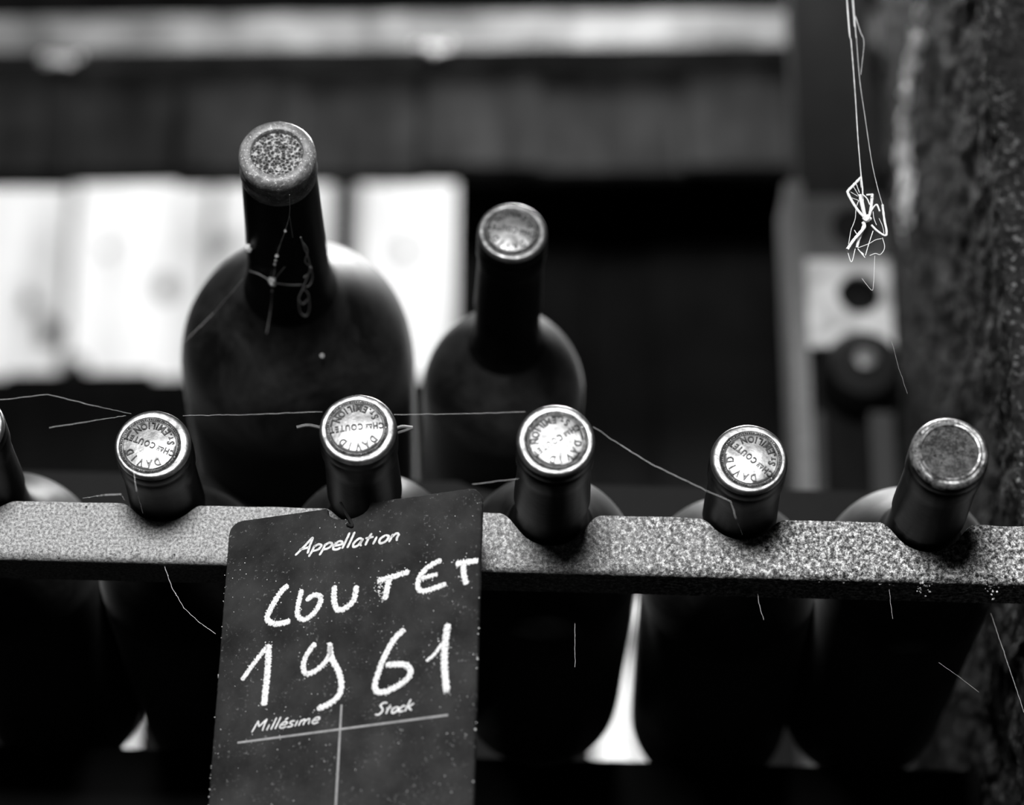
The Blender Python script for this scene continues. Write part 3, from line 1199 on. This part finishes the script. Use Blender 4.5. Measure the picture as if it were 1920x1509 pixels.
tag(mb.build('hanging_wire', M['black_wire']), 'short black wire hook at the top notch of the slate sign', 'wire')

# ------------------------------------------------------------------ cobwebs and the dried spider
def thread(pxs, r, label, y=-.004, knots=0, cat='cobweb', jit=1.2):
    pts = []
    for p in pxs:
        pts.append(at(p[0], p[1], p[2] if len(p) > 2 else y))
    fine = []
    for a, b in zip(pts[:-1], pts[1:]):
        fine += catmull([a, b], .0012)[:-1]
    fine.append(pts[-1])
    mb = MB()
    fine = [p + Vector((noise.noise(p * 400) * .0002 * jit, 0, noise.noise(p * 400 + Vector((9, 0, 0))) * .0002 * jit)) for p in fine]
    rs = [r * (1 + .35 * noise.noise(p * 700)) for p in fine]
    mb.tube(fine, rs, 5)
    for i in range(knots):
        mb.blob(random.choice(fine), r * random.uniform(1.5, 3.2))
    return tag(mb.build('cobweb_thread', M['silk']), label, cat)
TH = .000052
thread([(343, 779, .017), (480, 777), (590, 772), (604, 772, .0)], TH * .9, 'cobweb thread stretched between the two seals left of the sign', knots=2)
thread([(738, 777, .0), (860, 776), (985, 772, -.012)], TH * .9, 'cobweb thread stretched between the seal above the sign and the next one right', knots=2)
thread([(-20, 752), (90, 739), (175, 760), (246, 776, .012)], TH, 'cobweb thread running from the left edge to the leftmost seal, upper one', knots=4)
thread([(92, 802), (160, 791), (236, 779, .014)], TH * 1.1, 'short cobweb thread left of the leftmost seal, lower one', knots=4)
thread([(1113, 800, -.012), (1160, 832), (1222, 870), (1300, 908), (1370, 940, .0)], TH * 1.25, 'cobweb thread sloping down between the two seals right of the sign', knots=5)
thread([(1370, 940, .0), (1380, 972), (1392, 1002, .052)], TH * .8, 'cobweb thread dropping from below the second seal from right to the bar', knots=1)
thread([(885, 908), (925, 903), (972, 897, -.003)], TH * .9, 'short cobweb thread left of the neck beside the sign', knots=2)
thread([(250, 880, .012), (256, 920), (268, 962, .05)], TH * 1.4, 'cobweb strand on the leftmost seal bottle down to its notch', knots=4)
thread([(155, 934, .05), (195, 928), (226, 926), (234, 938, .05)], TH * 1.8, 'dusty cobweb strand lying along the bar at far left', knots=6)
thread([(304, 1048, .06), (322, 1100, .06), (345, 1140, .055), (372, 1165, .05), (404, 1188, .045)], TH * 1.5, 'dusty cobweb strand hanging under the bar left of the sign', knots=12)
thread([(1667, 1105, .06), (1670, 1130, .06), (1674, 1160, .06)], TH * .8, 'short cobweb thread hanging under the bar near the right end', knots=1)
thread([(1858, 1150, .08), (1880, 1215, .08), (1920, 1335, .08), (1932, 1370, .1)], TH * 1.1, 'cobweb thread slanting at lower right in front of the stone wall', knots=3)
thread([(1760, 1242, .07), (1800, 1270, .07), (1835, 1297, .07)], TH * .6, 'faint cobweb thread below the bar at lower right')
thread([(1421, 1102, .07), (1422, 1130, .07), (1432, 1162, .07)], TH * 1.1, 'short cobweb thread under the bar below the second seal from right', knots=2)
thread([(1078, 1168, .07), (1078, 1190, .07), (1078, 1250, .07)], TH * 1.1, 'cobweb thread hanging under the bar right of the sign', knots=3)
thread([(346, 640, .1), (400, 588, .1), (458, 520, .07)], TH * .7, 'cobweb thread across the left shoulder of the big corked bottle')
thread([(1672, 640, .02), (1685, 690, .02), (1702, 738, .02)], TH * .5, 'faint cobweb thread left of the stone wall')

# web on the big bottle
def neck_pt(px, py, lift=.0012):
    """point on the underside of the magnum neck seen at a pixel"""
    p0, a0 = info['mag']
    o_ = CAM
    d_ = (at(px, py, 0) - CAM).normalized()
    best = None
    t = .95
    while t < 1.5:
        q_ = o_ + d_ * t
        s_ = (q_ - p0).dot(a0)
        rad = (q_ - p0 - a0 * s_).length
        r_ = .0150 if s_ < .02 else .0153 + (s_ - .03) * .03
        if s_ > .108:
            r_ = .0186 + (s_ - .105) * .75
        if s_ > .150: r_ = .0525
        if rad < r_ + lift: return q_
        t += .0006
    return at(px, py, .06)
web = tag(empty('cobweb', neck_pt(510, 528)), 'torn cobweb with a white knot on the neck of the big corked bottle', 'cobweb')
def wpart(name, strokes, r, blobs=()):
    mb = MB()
    for s in strokes:
        pts = [neck_pt(*p) - web.location for p in s]
        mb.tube(catmull(pts, .0012), r, 5)
    for px, py, rr in blobs:
        mb.blob(neck_pt(px, py) - web.location, rr * 1.45)
    return tag(mb.build(name, M['silk'], web), kind='stuff')
wpart('web_strand', [[(543, 365), (543, 400), (535, 432), (520, 475), (512, 528)], [(468, 508), (490, 516), (511, 530)], [(511, 530), (540, 534), (568, 534)], [(511, 530), (524, 512), (534, 500)], [(511, 532), (508, 575), (500, 625)], [(543, 405), (549, 445)]], .0001)
wpart('web_knot', [], .0002, [(509, 528, .0013), (511, 532, .0011), (508, 525, .0009), (512, 526, .0008), (510, 545, .0004), (519, 480, .0006), (517, 489, .0005), (515, 496, .0005), (535, 433, .0005), (464, 463, .0010), (466, 468, .0009), (604, 667, .0006)])
wpart('web_shred', [[(564, 445), (570, 465), (577, 480), (581, 498), (578, 515), (572, 530), (566, 545)], [(566, 452), (577, 470), (572, 490), (584, 505), (570, 520)], [(560, 562), (568, 570), (578, 560)], [(583, 500), (586, 520), (580, 535), (572, 538)], [(566, 545), (560, 560), (563, 585), (574, 592), (580, 578), (578, 552), (570, 542)]], .00026)

# the spider remains
YSP = .006
base = at(1623, 411, YSP)
spi = tag(empty('dried_spider', base), 'pale cobwebbed dried spider dangling on two long threads at upper right', 'spider')
def sp(p, dy=0):                                 # from an enlarged view of the spider
    return at(1540 + p[0] / 6.2875, 320 + p[1] / 6.2875, YSP + dy) - base
def spart(name, strokes, label=None, kind=None):
    mb = MB()
    for pts, wd, dy in strokes:
        L = catmull([sp(p, dy * (i / max(1, len(pts) - 1))) for i, p in enumerate(pts)], .0004)
        rr = wd / 6.2875 * .0002 * .62
        mb.tube(L, [rr * (1 + .3 * noise.noise(q * 2500)) for q in L], 7)
    o = mb.build(name, M['silk'], spi)
    if label: o['label'] = label
    if kind: o['kind'] = kind
    return o
for pts, wd, dy in (
    ([(500, 545), (430, 465), (370, 375), (315, 270), (318, 235), (370, 180), (470, 75)], 26, .004),
    ([(520, 545), (490, 450), (470, 370), (455, 280)], 32, -.002),
    ([(520, 540), (508, 460), (492, 380), (486, 300)], 18, .003),
    ([(560, 545), (580, 480), (592, 380), (600, 280)], 30, .003),
    ([(565, 550), (590, 470), (650, 400), (690, 480)], 18, -.003),
    ([(490, 610), (510, 660), (450, 740), (380, 820), (305, 930)], 34, -.002),
    ([(500, 640), (470, 740), (435, 830), (420, 905)], 30, .002),
    ([(590, 640), (660, 710), (755, 765), (768, 700), (745, 590), (720, 400)], 22, .002)):
    spart('leg', [(pts, wd, dy)])
mb = MB()
for p, r in (((540, 570), .0017), ((500, 570), .0007), ((580, 568), .0007), ((545, 550), .0014), ((525, 585), .0006)):
    mb.blob(sp(p), r)
mb.build('body', M['silk'], spi)
spart('web_wisp', [([(470, 75), (485, 200), (488, 290)], 14, 0), ([(460, 110), (470, 200)], 6, 0), ([(410, 150), (450, 260)], 6, 0), ([(380, 190), (440, 290)], 5, 0), ([(345, 250), (430, 300)], 5, 0), ([(360, 320), (440, 350)], 5, 0),
    ([(490, 280), (540, 330), (570, 400)], 12, 0), ([(530, 285), (600, 280)], 16, 0), ([(440, 350), (410, 440), (400, 560), (370, 650), (350, 700), (320, 870)], 6, 0),
    ([(390, 700), (415, 740), (445, 745)], 8, 0), ([(610, 480), (620, 560), (650, 640)], 6, 0), ([(680, 560), (720, 650), (740, 740)], 5, 0), ([(305, 940), (355, 1075), (400, 920)], 8, 0), ([(430, 920), (470, 970), (515, 1025)], 10, 0),
    ([(610, 710), (560, 860), (520, 1000)], 9, 0), ([(430, 910), (560, 860), (640, 815), (710, 800)], 6, 0), ([(720, 790), (745, 880), (735, 940), (690, 990), (640, 975), (570, 1000)], 7, 0), ([(480, 1270), (540, 1350), (600, 1410), (615, 1330), (620, 1250), (630, 1000)], 4, 0), ([(470, 960), (500, 990), (480, 975)], 12, 0)], None, 'stuff')
top = zbm
def hang(px0, y0, pts, r, nm='hanging_thread'):
    mb = MB()
    p_up = at(px0, -4, YSP)
    P_ = [Vector((p_up.x - .002, YSP, top + .001))] + [at(a, b, YSP) for a, b in pts]
    P_ = [q_ - base for q_ in P_]
    L = catmull(P_, .0015)
    mb.tube(L, [r * (1 + .5 * noise.noise(q_ * 500)) * (1.7 if q_.z > (at(1600, 70, YSP) - base).z else 1) for q_ in L], 5)
    mb.build(nm, M['silk'], spi)
hang(1588, 0, [(1588, 0), (1596, 80), (1603, 170), (1608, 250), (1612, 300), (1615, 334)], .00016)
hang(1600, 0, [(1600, 0), (1606, 75), (1612, 150), (1622, 220), (1634, 300), (1645, 350), (1655, 385)], .00009)
hang(1600, 0, [(1598, 0), (1604, 30), (1614, 62), (1620, 80), (1614, 140)], .00007)
for k in info:
    print(k, [round(v, 4) for v in info[k][0]], [round(v, 3) for v in info[k][1]])
